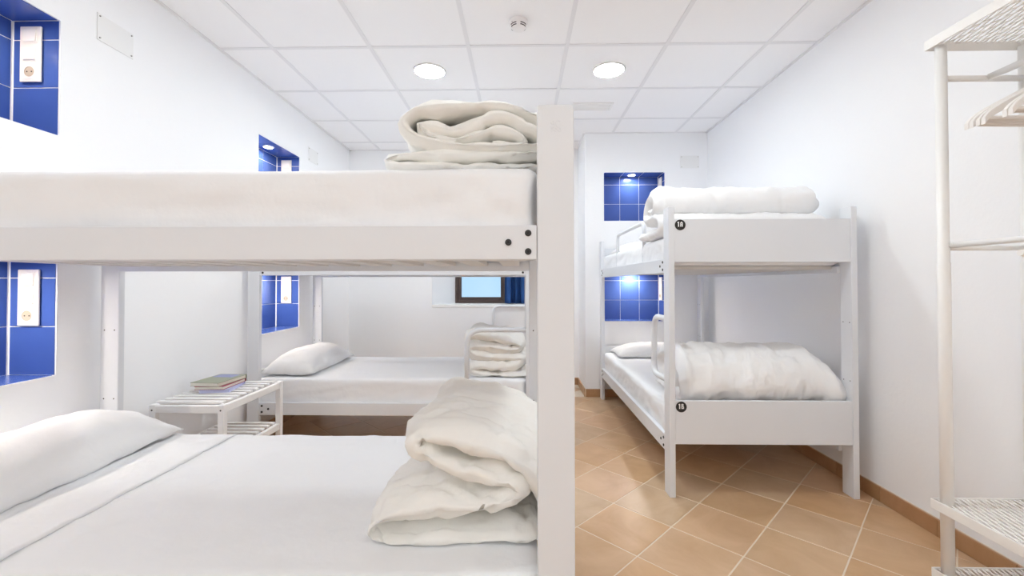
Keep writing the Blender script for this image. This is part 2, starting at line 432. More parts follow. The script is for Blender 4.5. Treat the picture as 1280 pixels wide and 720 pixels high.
for i, (lo, hi) in enumerate([((XL, YF, ZC-.002), (XL+.02, YB, ZC+.02)), ((XR-.02, YF, ZC-.002), (XR, YN, ZC+.02)), ((XC, YN-.02, ZC-.002), (XR, YN, ZC+.02)),
                              ((XC-.02, YN, ZC-.002), (XC, YB, ZC+.02)), ((XL, YB-.02, ZC-.002), (XC, YB, ZC+.02))]):
    struct(box('trim_%d' % (i+1), lo, hi, 'ceiling_bar'))

# window: brown frame, sill, frosted panes
win = struct(bpy.data.objects.new('window_1', None)); COL.objects.link(win); win.location = (-.466, YB+WD, .852)
def wpart(name, lo, hi, m, bevel=0):
    o = box(name, lo, hi, m, None, bevel); o.parent = win; o.location = Vector(o.location)-win.location; return o
yw = YB+WD-.03
wpart('window_frame', (-.752, yw, .852), (-.716, yw+.06, WZ1), 'window_brown', .003)
wpart('window_frame', (WX1-.036, yw, .852), (WX1, yw+.06, WZ1), 'window_brown', .003)
wpart('window_frame', (-.716, yw, .852), (WX1-.036, yw+.06, .888), 'window_brown', .003)
wpart('window_frame', (-.716, yw, WZ1-.036), (WX1-.036, yw+.06, WZ1), 'window_brown', .003)
mid = -.179
wpart('mullion', (mid-.036, yw-.004, .888), (mid+.036, yw+.056, WZ1-.036), 'window_brown', .003)
for a, b in ((-.716, mid-.036), (mid+.036, WX1-.036)):
    for lo, hi in (((a, yw+.012, .888), (a+.034, yw+.05, WZ1-.036)), ((b-.012, yw+.012, .888), (b, yw+.05, WZ1-.036)),
                   ((a+.034, yw+.012, .888), (b-.012, yw+.05, .922)), ((a+.034, yw+.012, WZ1-.07), (b-.012, yw+.05, WZ1-.036))):
        wpart('sash', lo, hi, 'window_brown', .002)
    wpart('pane', (a+.030, yw+.028, .918), (b-.008, yw+.034, WZ1-.066), 'window_glass')
wpart('window_sill', (WX0, YB-.006, WZ0-.02), (WX1, YB+WD, WZ0+.010), 'trim_white', .003)

# ------------------------------------------------------------------ ceiling fittings
def downlight(x, y, label):
    t = thing('ceiling_downlight', label, 'ceiling light', (x, y, ZC), group='round downlights in the panel ceiling')
    link('trim_ring', lathe('trim_ring', [(.098, .003), (.100, -.006), (.106, -.005), (.108, .004), (.098, .004)], 'trim_white', 40, True), t)
    link('diffuser', lathe('diffuser', [(0, -.004), (.098, -.004), (.098, .003), (0, .003)], 'lamp_glow', 40), t)
downlight(-.613, 2.94, 'round glowing ceiling downlight above the duvet on the near bunk, left of two')
downlight(.599, 2.95, 'round glowing ceiling downlight, right of two, nearer to the wall with hangers')
for x in (-.615, .585):
    for y in (1.738, -.662, -1.862):  # both rows behind the viewpoint are added as front fill
        downlight(x, y, ('left' if x < 0 else 'right') + {1.738: ' ceiling downlight directly over the foreground bunk', -.662: ' added fill downlight on the ceiling, unseen behind the viewpoint', -1.862: ' added fill downlight on the ceiling, unseen, nearest the entrance wall'}[y])
downlight(-.615, 4.138, 'added round ceiling downlight over the far bunk, unseen, brightening the window wall')  # added out of sight to brighten the dim window wall
t = thing('smoke_detector', 'small white round smoke detector with dark slots on the ceiling', 'smoke detector', (-.009, 2.39, ZC))
link('base', lathe('detector_base', [(0, .002), (.052, .002), (.052, -.010), (.046, -.016), (0, -.016)], 'detector_plastic', 32), t)
link('body', lathe('detector_body', [(.044, -.014), (.043, -.030), (.034, -.042), (.018, -.048), (0, -.049)], 'detector_plastic', 32, True), t)
for k, (a0, a1) in enumerate([(200, 255), (285, 340), (20, 75), (105, 160)]):
    bm = bmesh.new(); n = 8
    for i in range(n):
        q = []
        for aa in (a0+(a1-a0)*i/n, a0+(a1-a0)*(i+1)/n): q.append((math.cos(math.radians(aa)), math.sin(math.radians(aa))))
        v = [bm.verts.new((c*r, s*r, z)) for c, s in q for r, z in ((.0445, -.022), (.0405, -.036))]
        bm.faces.new((v[0], v[2], v[3], v[1]))
    bmesh.ops.remove_doubles(bm, verts=bm.verts, dist=1e-5)
    sl = link('vent_slot', to_mesh(bm, 'vent_slot', 'detector_slot'), t)
    sm = sl.modifiers.new('s', 'SOLIDIFY'); sm.thickness = .002
link('indicator', boxmesh('indicator', (.004, .004, .003), 'detector_slot'), t, (-.034, -.030, -.0155))
t = thing('ceiling_vent', 'slim rectangular white ceiling vent beside the top of the near bunk post', 'ceiling vent', (.585, 3.565, ZC))
for lo, hi in (((-.165, -.075, -.006), (.165, -.055, .004)), ((-.165, .055, -.006), (.165, .075, .004)), ((-.165, -.055, -.006), (-.145, .055, .004)), ((.145, -.055, -.006), (.165, .055, .004))):
    box('frame_bar', lo, hi, 'trim_white', t, .002)
box('grille_panel', (-.145, -.055, .000), (.145, .055, .0035), 'cover_plate', t)
for k in range(3): 
    o = box('blade', (-.145, -.001, -.008), (.145, .001, .004), 'trim_white', t); o.location = (0, -.03+.03*k, -.001); o.rotation_euler = (.5, 0, 0)

# ------------------------------------------------------------------ wall fittings
def cover_plate(label, c, rz):
    t = thing('cover_plate', label, 'cover plate', c, rz, 'blank junction covers high on the walls')
    box('plate', (-.09, -.004, -.06), (.09, 0, .06), 'cover_plate', t, .0015)
    for sx in (-1, 1):
        for sz in (-1, 1): 
            o = link('screw', lathe('plate_screw', [(0, .0045), (.003, .004), (.0035, 0)], 'bolt_worn', 10), t, (sx*.078, -.004, sz*.048), (math.pi/2, 0, 0))
cover_plate('blank cover plate on the left wall nearest the camera, beside the blue niche', (XL, 1.958, 2.216), math.pi/2)
cover_plate('blank cover plate on the left wall near the far ceiling corner', (XL, 3.87, 2.22), math.pi/2)
cover_plate('blank cover plate on the alcove wall above the right bunk', (1.621, YN, 2.242), 0)

def niche_spot(label, c, glow):
    t = thing('niche_spotlight', label, 'spotlight', c, group='small spotlights in the niche tops')
    link('trim_ring', lathe('spot_ring', [(.030, .0), (.031, -.005), (.041, -.004), (.043, .0), (.030, .0)], 'trim_white', 28, True), t)
    link('lens', lathe('lens_'+glow, [(0, -.003), (.030, -.003), (.030, 0), (0, 0)], glow, 28), t)
for (c, who, gl) in (((XL-.10, 1.43), 'near left wall', 'spot_glow'), ((XL-.10, 3.35), 'far left wall', 'spot_glow')):
    for z, w in ((UP[1], 'upper'), (LO[1], 'lower')):
        niche_spot(f'small round spotlight in the top of the {w} blue niche on the {who}', (c[0], c[1], z-.003), gl if w == 'upper' else 'spot_glow_low')
for z, w in ((UP[1], 'upper'), (LO[1], 'lower')):
    niche_spot(f'small round spotlight in the top of the {w} blue niche behind the right bunk', (1.093, YN+.10, z-.003), 'spot_glow_cool' if w == 'upper' else 'spot_glow_low')

def switch_panel(label, c, rz):
    """tall frame with two rocker keys over a socket, facing local -y"""
    t = thing('switch_panel', label, 'switch panel', c, rz, 'three-gang switch and socket panels in the niches')
    box('frame', (-.043, -.008, -.112), (.043, 0, .112), 'switch_plastic', t, .003, 2)
    for z in (.072, 0):
        box('bezel', (-.030, -.0095, z-.031), (.030, -.007, z+.031), 'switch_plastic', t, .001)
        o = box('rocker_key', (-.025, -.013, -.025), (.025, -.008, .025), 'switch_key', t, .0015); o.location = (0, -.0105, z); o.rotation_euler = (-.06, 0, 0)
    s = box('socket', (-.030, -.0095, -.103), (.030, -.007, -.041), 'switch_plastic', t, .001)
    w = link('socket_well', lathe('socket_well', [(.0205, .0015), (.019, .0015), (.019, .0002), (0, .0002)], 'socket_well', 24), s, (0, -.0013, 0), (math.pi/2, 0, 0))
    for sx in (-1, 1): link('pin_hole', lathe('pin_hole', [(0, .001), (.0028, .001), (.0028, 0)], 'hole_dark', 10), s, (sx*.0095, -.0016, 0), (math.pi/2, 0, 0))
xp = -1.963
for y1, who in ((NEAR_N[1], 'near'), (FAR_N[1], 'far')):
    switch_panel(f'cream switch and socket panel in the {who} upper left-wall niche', (xp, y1-.006, 2.006), 0)
    switch_panel(f'cream switch and socket panel in the {who} lower left-wall niche', (xp+.005, y1-.006, 1.030), 0)
switch_panel('cream switch panel on the side of the upper niche behind the right bunk', (RIGHT_N[1]-.006, YN+.105, 2.006), -math.pi/2)
switch_panel('cream switch panel on the side of the lower niche behind the right bunk', (RIGHT_N[1]-.006, YN+.105, 1.030), -math.pi/2)

# ------------------------------------------------------------------ bunk beds
BL, BW, BH = 1.936, .947, 1.475
PX, PT = .080, .030
RU, RL = (1.138, 1.213), (.210, .291)          # upper and lower side rails
EU, EL = (1.192, 1.412), (.268, .487)          # upper and lower end boards
bolt_me = None
def bolt(parent, x, y, z, flip=1):
    r = parent.location
    o = link('bolt', lathe('bolt', [(0, .0), (.0072, .0), (.0072, .0015), (.0062, .0030), (.0042, .0032), (.0038, .0012), (0, .0012)], 'bolt_steel', 16), parent,
             (x-r.x, y-r.y, z-r.z), (math.pi/2*flip, 0, 0))
def bunk(label, loc, rz, upper_guard=None, lower_guard=None):
    t = thing('bunk_bed', label, 'bunk bed', loc, rz, 'white wooden bunk beds')
    for hx in (0, 1):
        for sy in (0, 1):
            xa = 0 if hx == 0 else BL-PX; ya = 0 if sy == 0 else BW-PT
            p = box('post', (xa, ya, 0), (xa+PX, ya+PT, BH), 'bed_paint', t, .002)
            fy = ya+PT if sy == 0 else ya                               # inner face
            for z in (.588, .884):
                for dx in (.018, .062):
                    link('screw_hole', lathe('screw_hole', [(0, .0004), (.0032, .0004), (.0032, 0)], 'hole_dark', 8), p,
                         (xa+dx-p.location.x, fy-p.location.y, z-p.location.z), (-math.pi/2 if sy == 0 else math.pi/2, 0, 0))
    for z0, z1 in (RU, RL):
        for sy in (0, 1):
            y0 = .002 if sy == 0 else BW-.027
            r = box('side_rail', (PX+.001, y0, z0), (BL-PX-.001, y0+.025, z1), 'bed_paint', t, .0015)
            ya, fl = (y0, 1) if sy == 0 else (y0+.025, -1)
            zm = (z0+z1)/2
            for end in (0, 1):
                for dx, dz in ((.020, .020), (.020, -.020), (.063, 0)):
                    bolt(r, PX+dx if end == 0 else BL-PX-dx, ya, zm+dz, fl)
            if sy == 1:                                                    # small connectors showing on the inner side
                for x in (.62, 1.28): link('connector', lathe('connector', [(0, .001), (.004, .001), (.004, 0)], 'bolt_socket', 10), r, (x-r.location.x, -.0125, -.018), (math.pi/2, 0, 0))
    for z0, z1 in (EU, EL):
        for hx in (0, 1):
            x0 = .004 if hx == 0 else BL-.026
            box('end_board', (x0, PT, z0), (x0+.022, BW-PT, z1), 'bed_paint', t, .0015)
    for zb, nm in ((1.158, 'u'), (.232, 'l')):
        for sy in (0, 1):
            y0 = .027 if sy == 0 else BW-.047
            box('slat_ledge', (PX, y0, zb-.020), (BL-PX, y0+.020, zb+.014), 'bed_paint', t)
        for i in range(13):
            x = .12+i*(BL-.24-.07)/12
            box('slat', (x, .0475, zb), (x+.07, BW-.0475, zb+.016), 'slat_wood', t)
    if upper_guard:
        xa, xb, z = upper_guard
        tube('guard_rail', round_path([(xa, .042, 1.15), (xa, .042, z), (xb, .042, z), (xb, .042, 1.15)], .05), .0125, 'bed_paint', t)
    if lower_guard == 'loop':
        tube('guard_rail', round_path([(BL-PX+.01, .030, .893), (BL-PX-.255, .030, .893), (BL-PX-.275, .030, .560), (BL-PX+.01, .030, .572)], .07), .0165, 'bed_paint', t)
    if lower_guard == 'arch':
        tube('guard_rail', round_path([(BL-PX+.01, .030, .774), (1.462, .030, .774), (1.462, .030, .24)], .11, 8), .0165, 'bed_paint', t)
    return t
near = bunk('white bunk bed in the foreground filling the left side, wide post in the middle', (-1.819, .95, 0), 0)
far = bunk('white bunk bed behind the slatted side table, standing near the window', (-1.819, 2.89, 0), 0, (.6, 1.35, 1.46), 'arch')
right = bunk('white bunk bed on the right with round 1A and 1B number badges', (.755, 4.18, 0), -math.pi/2, (.585, 1.345, 1.474), 'loop')

# number badges on the right bunk (local: x along length, the foot board faces +x)
def glyph(ch):
    """white bars (u0, v0, u1, v1) in a cell .010 wide and .018 tall"""
    w, h, s = .0125, .0255, .0044
    if ch == '1': return [(.0036, 0, .0036+s+.0006, h), (.0006, h-.006, .0036, h-.0012)]
    if ch == 'A': return [(0, 0, s, h-.0045), (w-s, 0, w, h-.0045), (.0018, h-.0062, w-.0018, h-.0026), (.0036, h-.0034, w-.0036, h), (s, .0085, w-s, .0118)]
    if ch == 'B': return [(0, 0, s, h), (s, h-.0036, w-.0035, h), (s, .0112, w-.002, .0146), (s, 0, w-.0006, .0038), (w-.0060, .0146, w-.0022, h-.001), (w-s, .002, w, .012)]
def badge(text, ztop, lab):
    r = .0272
    b = link('number_badge', lathe('badge', [(0, .002), (r-.001, .002), (r, .001), (r, 0), (0, 0)], 'badge_black', 40), right, (BL-.0038, PT+.0305, ztop), (math.pi/2, 0, math.pi/2))
    b['label'] = lab
    u = -.0150
    for ch in text:
        bm = bmesh.new()
        for a0, b0, a1, b1 in glyph(ch): bm_box(bm, (u+a0, b0-.0095, .0019), (u+a1, b1-.0095, .0027))
        me = to_mesh(bm, 'character', 'badge_white'); k = link('character', me, b); u += .0150
badge('1A', EU[1]-.030, 'round black badge reading 1A in white')
badge('1B', EL[1]-.030, 'round black badge reading 1B in white')
# embossed maker's mark on the wide foreground post
post = [c for c in near.children if c.name.startswith('post')][2]
bm = bmesh.new()
def ring(cx, cz, rx, rz, a0=0, a1=360):
    pts = [(cx+rx*math.cos(math.radians(a0+(a1-a0)*i/14)), 0, cz+rz*math.sin(math.radians(a0+(a1-a0)*i/14))) for i in range(15)]
    bm_tube(bm, pts, .0008, 6)
ring(-.0062, .0096, .0040, .0036); ring(-.0062, .0022, .0046, .0038); ring(.0062, .0058, .0048, .0074, 35, 340)
ring(-.0086, -.0070, .0030, .0036); ring(0, -.0070, .0030, .0036, 20, 340); ring(.0086, -.0070, .0030, .0036)
link('embossed_mark', to_mesh(bm, 'embossed_mark', 'bed_paint'), post, (0, -PT/2-.0002, 1.427-BH/2))

# ------------------------------------------------------------------ bedding
def soft_box(name, L, W, H, r, step=.03, material='bedding', amp=.004, seed=1, side=.006):
    """rounded, slightly wrinkled slab with its base centre at the origin"""
    nx, ny, nz = max(2, int(L/step)), max(2, int(W/step)), max(3, int(H/(step*.6)))
    V, Fc = [], []
    def face(n1, n2, fn):
        base = len(V)
        for i in range(n1+1):
            for j in range(n2+1): V.append(fn(i/n1*2-1, j/n2*2-1))
        for i in range(n1):
            for j in range(n2):
                a = base+i*(n2+1)+j; Fc.append((a, a+1, a+n2+2, a+n2+1))
    hx, hy, hz = L/2, W/2, H/2
    face(nx, ny, lambda a, b: (a*hx, b*hy, hz)); face(nx, ny, lambda a, b: (a*hx, b*hy, -hz))
    face(nx, nz, lambda a, b: (a*hx, hy, b*hz)); face(nx, nz, lambda a, b: (a*hx, -hy, b*hz))
    face(ny, nz, lambda a, b: (hx, a*hy, b*hz)); face(ny, nz, lambda a, b: (-hx, a*hy, b*hz))
    P = np.array(V); h = np.array([hx, hy, hz])-r; Q = np.clip(P, -h, h); D = P-Q
    nrm = np.linalg.norm(D, axis=1, keepdims=True); nrm[nrm == 0] = 1
    P = Q+D/nrm*r; P[:, 2] += hz
    me = grid_mesh(name, P, Fc, material)
    wrinkle(me, amp, 3.2, seed, (1, 1, 1), 3, lambda c: 1 if c.z > .02 else 0)
    if side:
        wrinkle(me, side, 4, seed+3, (.6, 1, 1.3), 4, lambda c: (1 if .012 < c.z < H-.012 else .15), ridge=side*.5, rscale=6)
        for v in me.vertices:                                  # the sheet pulls in slanting gathers towards the foot corners
            k = max(0, (v.co.x-L*.26)/(L*.24)); low = max(0, min(1, (H-.01-v.co.z)/.05))
            if abs(v.co.y) > W/2-.03 and low > 0:
                q = v.co.x*.8+v.co.z*1.0
                d = .036*min(k, 1)*noise.noise(Vector((q*17, seed+.3, .4)))*low+.010*noise.noise(Vector((v.co.x*7, v.co.z*16-v.co.x*3, seed)))*low
                v.co.y += math.copysign(d-.012*max(0, k-.85)*low*4, v.co.y)
                if k > .85: v.co.x -= .10*(k-.85)*low
        me.update()
    return me
def mattress(label, bed, z, top, side=.006, seed=1, group='sheeted mattresses on the bunks'):
    W, L = BW-.060, BL-.110
    t = thing('mattress', label, 'mattress', group=group)
    t.matrix_world = bed_matrix(bed) @ Matrix.Translation((.034+(BL-.110)/2, BW/2, z))
    me = soft_box('fitted_sheet', L, W, top-z, .028, .022, 'sheet_cotton', .003, seed, side)
    link('fitted_sheet', me, t)
    return t
def bed_matrix(b): return Matrix.Translation(b.location) @ Matrix.Rotation(b.rotation_euler.z, 4, 'Z')
ZU, ZL = 1.176, .249
TU, TL = 1.348, .428
m_nu = mattress('white sheeted mattress on the top of the foreground bunk', near, ZU, TU, .008, 1)
m_nl = mattress('white mattress on the bottom of the foreground bunk, sheet turned down', near, ZL, TL, .004, 2)
m_fu = mattress('white mattress on the top of the far bunk by the window', far, ZU, TU, .006, 3)
m_fl = mattress('white mattress on the bottom of the far bunk behind the side table', far, ZL, .445, .005, 4)
m_ru = mattress('white mattress on the top of the right bunk above badge 1A', right, ZU, TU-.01, .006, 5)
m_rl = mattress('white mattress on the bottom of the right bunk above badge 1B', right, ZL, TL+.004, .006, 6)

# turned-down top sheet on the near lower bunk
def flat_sheet(name, x0, x1, y0, y1, z, amp, seed, mat_='sheet_cotton', th=.004):
    nx, ny = int((x1-x0)/.02), int((y1-y0)/.02); V = []
    for i in range(nx+1):
        for j in range(ny+1):
            x = x0+(x1-x0)*i/nx; y = y0+(y1-y0)*j/ny
            d = amp*noise.fractal(Vector((x*2.2, y*5.0, seed)), 1, 2, 4)
            w = noise.noise(Vector((x*1.8+y*3.0, y*5-x*4.2, seed*2.0))); d += .0042*max(0, 1-abs(w)*7)
            ed = 0.004*noise.noise(Vector((y*4, seed, 0))) if i in (0, nx) else 0
            ov = max(0, abs((y-(y0+y1)/2))-(y1-y0)/2+.026); d -= ov*ov*30
            V.append((x+ed, y, z+d))
    Fc = [(i*(ny+1)+j, (i+1)*(ny+1)+j, (i+1)*(ny+1)+j+1, i*(ny+1)+j+1) for i in range(nx) for j in range(ny)]
    me = grid_mesh(name, V, Fc, mat_)
    return me
ts = thing('top_sheet', 'white top sheet turned down below the pillow on the lower foreground bunk', 'bed sheet', (-.8, 1.42, TL))
me = flat_sheet('sheet', -1.485+.8, .040+.8, .962-1.42, 1.886-1.42, .007, .0035, 3)
o = link('sheet', me, ts); sm = o.modifiers.new('s', 'SOLIDIFY'); sm.thickness = .003
me = flat_sheet('turned_edge', -1.482+.8, -1.218+.8, .960-1.42, 1.888-1.42, .0115, .0030, 5)
o = link('turned_edge', me, ts); sm = o.modifiers.new('s', 'SOLIDIFY'); sm.thickness = .0035

def pillow(label, bed, x, y, z, L, W, H, rz=0, tilt=(0, 0), seed=0, bed_loc=True):
    """L runs across the bed (local y), W along it"""
    n1, n2 = 44, 26; V = []; Fc = []
    for side in (1, -1):
        base = len(V)
        for i in range(n1+1):
            for j in range(n2+1):
                a, b = i/n1*2-1, j/n2*2-1
                px = a*L/2*(1-.035*(1-b*b)*abs(a)**3*1.0); 
                pinch = 1-.07*(abs(a)**2)*(1-abs(b)**2)*0-.06*(1-abs(a)**4)*abs(b)**4
                py = b*W/2*pinch
                h = max(0, (1-abs(a)**3.2))**.55*max(0, (1-abs(b)**2.6))**.6
                zz = H*(.82*h if side > 0 else -.18*h)
                V.append((py, px, zz+H*.18))
        for i in range(n1):
            for j in range(n2):
                q = base+i*(n2+1)+j; Fc.append((q, q+1, q+n2+2, q+n2+1))
    me = grid_mesh('pillow', V, Fc, 'bedding')
    wrinkle(me, .010, 4, seed, (1, 1, 1), 3, lambda c: 1)
    wrinkle(me, .004, 12, seed+4, (1, 1, 1), 3, lambda c: 1, ridge=.004, rscale=8)
    zmin = min(v.co.z for v in me.vertices)
    for v in me.vertices:                                       # the underside settles flat on the mattress
        if v.co.z < .012: v.co.z = .012+(v.co.z-.012)*.25
    zmin = min(v.co.z for v in me.vertices)
    for v in me.vertices: v.co.z -= zmin
    o = link('pillow', me); tag(o, label, 'pillow', 'white pillows at the head ends')
    o.matrix_world = bed_matrix(bed) @ Matrix.Translation((x, y, z)) @ Matrix.Rotation(rz, 4, 'Z') @ Matrix.Rotation(tilt[0], 4, 'Y') @ Matrix.Rotation(tilt[1], 4, 'X')
    return o
pillow('plump white pillow on the lower foreground bunk below the lit niche', near, .190, .485, TL+.004, .88, .37, .185, .0, (.0, 0), 1)
pillow('white pillow on the top foreground bunk, only its top edge showing', near, .215, .47, TU+.003, .84, .40, .15, 0, (0, 0), 2)
pillow('white pillow on the lower far bunk behind the side table', far, .215, .47, .445, .80, .36, .17, .0, (0, 0), 3)
pillow('white pillow on the lower right bunk behind the guard loop', right, .20, .485, TL+.006, .80, .36, .12, 0, (0, 0), 4)
pillow('white pillow on the top right bunk behind the guard rail', right, .20, .485, TU-.006, .80, .36, .12, 0, (0, 0), 5)

def duvet(label, pts, length, origin, axis, seed, nv=54, samples=7, taper=.06, amp=.008, ridge=.006, lean=(0, 0), slump=0, fat=1.0, crease_stretch=(1, 1, 1), mat_='duvet_cotton'):
    """a quilt folded along the centre line pts = (s, z, thickness); axis 'y' runs the folds into depth, 'x' along x"""
    C = catmull([(p[0], p[1], p[2]) for p in pts], samples)
    # even spacing
    d = np.r_[0, np.cumsum(np.linalg.norm(np.diff(C[:, :2], axis=0), axis=1))]
    n = int(d[-1]/.013); s = np.linspace(0, d[-1], n)
    C = np.c_[np.interp(s, d, C[:, 0]), np.interp(s, d, C[:, 1]), np.interp(s, d, C[:, 2])]
    T_ = np.gradient(C[:, :2], axis=0); T_ /= np.linalg.norm(T_, axis=1, keepdims=True)+1e-9
    N_ = np.c_[-T_[:, 1], T_[:, 0]]
    endf = np.minimum(1, np.minimum(s, d[-1]-s)/.03+.0); endf = np.sqrt(np.clip(1-(1-endf)**2, 0, 1))
    rings = []
    for k in range(nv+1):
        v = k/nv; e = min(v, 1-v)*length
        tp = math.sqrt(max(0, 1-(1-min(1, e/taper))**2)) if taper else 1
        tp = .10+.90*tp
        wob = .010*noise.noise(Vector((v*3+seed, seed*2.3, 0)))
        puck = .30+.70*max(0, 1-e/.16)                        # gathers are deepest by the ends
        gath = np.array([.34*noise.noise(Vector((v*length*26+seed, q*5.0, seed*1.7)))+.30*noise.noise(Vector((q*26+seed*2, v*length*7, seed)))+.34*noise.noise(Vector((v*length*9, q*9.0+seed, seed*.7))) for q in s])
        half = C[:, 2]/2*tp*endf*(1+gath*puck*1.15)*fat
        # each layer puffs to its own length at the ends
        A = C[:, :2]+N_*half[:, None]; B = C[:, :2]-N_*half[:, None]
        loop = np.r_[A, B[::-1]]
        loop = loop+np.array([wob, 0])
        if slump and v > .80: loop[:, 1] *= 1-slump*((v-.80)/.20)**2
        ex = np.array([.020*noise.noise(Vector((q/len(loop)*9+seed*3, seed, .5))) for q in range(len(loop))])
        rings.append((loop, (v-.5)*(length+ex*2.0)))
    m = len(rings[0][0]); V = []; Fc = []
    for loop, vv in rings:
        for (a, z), w in zip(loop, vv): V.append((a, w, z) if axis == 'y' else (w, a, z))
    for k in range(nv):
        for q in range(m):
            a = k*m+q; b = k*m+(q+1) % m; Fc.append((a, b, b+m, a+m))
    for k in (0, nv):
        for q in range(n-1):
            a = k*m+q; b = k*m+q+1; c = k*m+(m-1-q-1); dd = k*m+(m-1-q); Fc.append((a, b, c, dd))
    me = grid_mesh('duvet', V, Fc, mat_)
    wrinkle(me, amp, 5.0, seed, crease_stretch, 4)
    wrinkle(me, amp*.45, 14, seed+2, crease_stretch, 3, None, ridge, 8)
    zmin = min(v.co.z for v in me.vertices)
    floor_z = .0
    for v in me.vertices:
        if v.co.z < floor_z: v.co.z = floor_z+(v.co.z-floor_z)*.05
    zmin = min(v.co.z for v in me.vertices)
    for v in me.vertices: v.co.z -= zmin
    o = link('duvet', me); tag(o, label, 'duvet', 'folded white duvets at the foot ends'); o.location = origin
    return o
def pix(pts, sc, ox, oy, Y, X0, Z0):
    """crop pixels to metres on the plane where the quilt's front fold stands"""
    out = []
    for x, y, th in pts:
        px, py = ox+x/sc, oy+y/sc
        d = CF+CR*((px-640)/F_PX)+CU*((PY-py)/F_PX); k = Y/d.y
        out.append((d.x*k-X0, CAM_Z+d.z*k-Z0, th/sc*Y/F_PX))
    return out
# lower foreground bunk: Z-folded in two thick turns
p = pix([(690, 590, 70), (480, 590, 72), (250, 596, 70), (120, 592, 62), (66, 560, 60), (150, 510, 96), (300, 485, 120), (450, 482, 120), (560, 462, 100), (622, 418, 76),
         (560, 385, 88), (430, 362, 104), (310, 322, 100), (222, 276, 84), (226, 232, 70), (300, 222, 88), (420, 240, 96), (540, 276, 96), (640, 330, 100), (715, 420, 104), (735, 540, 90)], 2.88, 440, 470, 1.09, -.15, TL+.012)
duvet('bulky cream-white duvet folded over itself on the lower foreground bunk', p, .58, (-.15, 1.375, TL+.012), 'y', 2, fat=1.04, amp=.010, ridge=.011, taper=.08)
# upper foreground bunk: rolled up on a flat fold
p = pix([(700, 300, 36), (420, 300, 36), (170, 298, 34), (108, 284, 30), (160, 262, 38), (330, 258, 40), (520, 258, 40), (660, 250, 40), (728, 226, 36), (640, 228, 38), (500, 234, 40), (340, 226, 42), (230, 200, 46), (168, 150, 50),
         (204, 96, 50), (300, 76, 56), (430, 74, 54), (560, 80, 52), (660, 112, 50), (732, 160, 46), (700, 190, 36), (640, 160, 46), (566, 122, 48), (500, 116, 48), (430, 142, 50), (360, 168, 50), (280, 150, 46), (230, 146, 36), (262, 186, 36),
         (350, 202, 40), (430, 186, 42), (500, 164, 42), (570, 172, 42), (622, 204, 36), (580, 222, 30), (500, 212, 34)], 2.88, 440, 100, 1.06, -.13, TU+.004)
duvet('cream duvet rolled and layered on the top foreground bunk under the ceiling', p, .62, (-.13, 1.37, TU+.004), 'y', 5, fat=1.1, amp=.007, ridge=.005, taper=.045)
# far lower bunk
p = pix([(520, 664, 56), (330, 664, 56), (190, 660, 50), (142, 630, 46), (200, 602, 62), (350, 612, 64), (450, 596, 60), (486, 560, 46), (400, 548, 60), (240, 556, 62), (150, 528, 52), (140, 486, 48), (210, 478, 64), (330, 502, 62),
         (430, 510, 50), (470, 476, 46), (390, 446, 66), (260, 424, 66), (150, 412, 58), (104, 440, 40)], 5.14, 560, 340, 2.96, -.15, .449)
duvet('white duvet folded in flat layers on the lower far bunk beside the guard arch', p, .55, (-.15, 3.24, .449), 'y', 8, fat=1.22, amp=.008, ridge=.006, taper=.07)
# right bunk, rolls across the bed (s runs along the bed, +s away from the camera)
p = [(.05, .150, .06), (.10, .19, .06), (.03, .215, .06), (-.06, .18, .07), (-.07, .12, .07), (.0, .09, .07), (.12, .10, .075), (.19, .16, .08), (.15, .23, .085), (.04, .262, .09), (-.08, .25, .09), (-.165, .185, .09), (-.19, .105, .085),
     (-.14, .048, .07), (.05, .036, .07), (.28, .036, .06)]
duvet('puffy white duvet roll across the lower right bunk behind badge 1B', p, .845, (1.262, 2.515, TL+.006), 'x', 11, slump=.42, amp=.010, ridge=.010, taper=.06, crease_stretch=(2.4, .7, .7), mat_='bedding')
p = [(.28, .03, .055), (.10, .03, .055), (-.08, .03, .055), (-.17, .045, .055), (-.17, .085, .055), (-.08, .105, .06), (.04, .105, .06), (.12, .125, .065), (.135, .175, .07), (.09, .232, .08), (.0, .252, .085), (-.09, .225, .08),
     (-.115, .170, .07), (-.06, .140, .05), (.02, .165, .045)]
duvet('smooth white duvet roll across the top of the right bunk above badge 1A', p, .885, (1.195, 2.56, TU-.008), 'x', 14, amp=.006, ridge=.004, taper=.06, crease_stretch=(2.2, .8, .8), mat_='bedding')

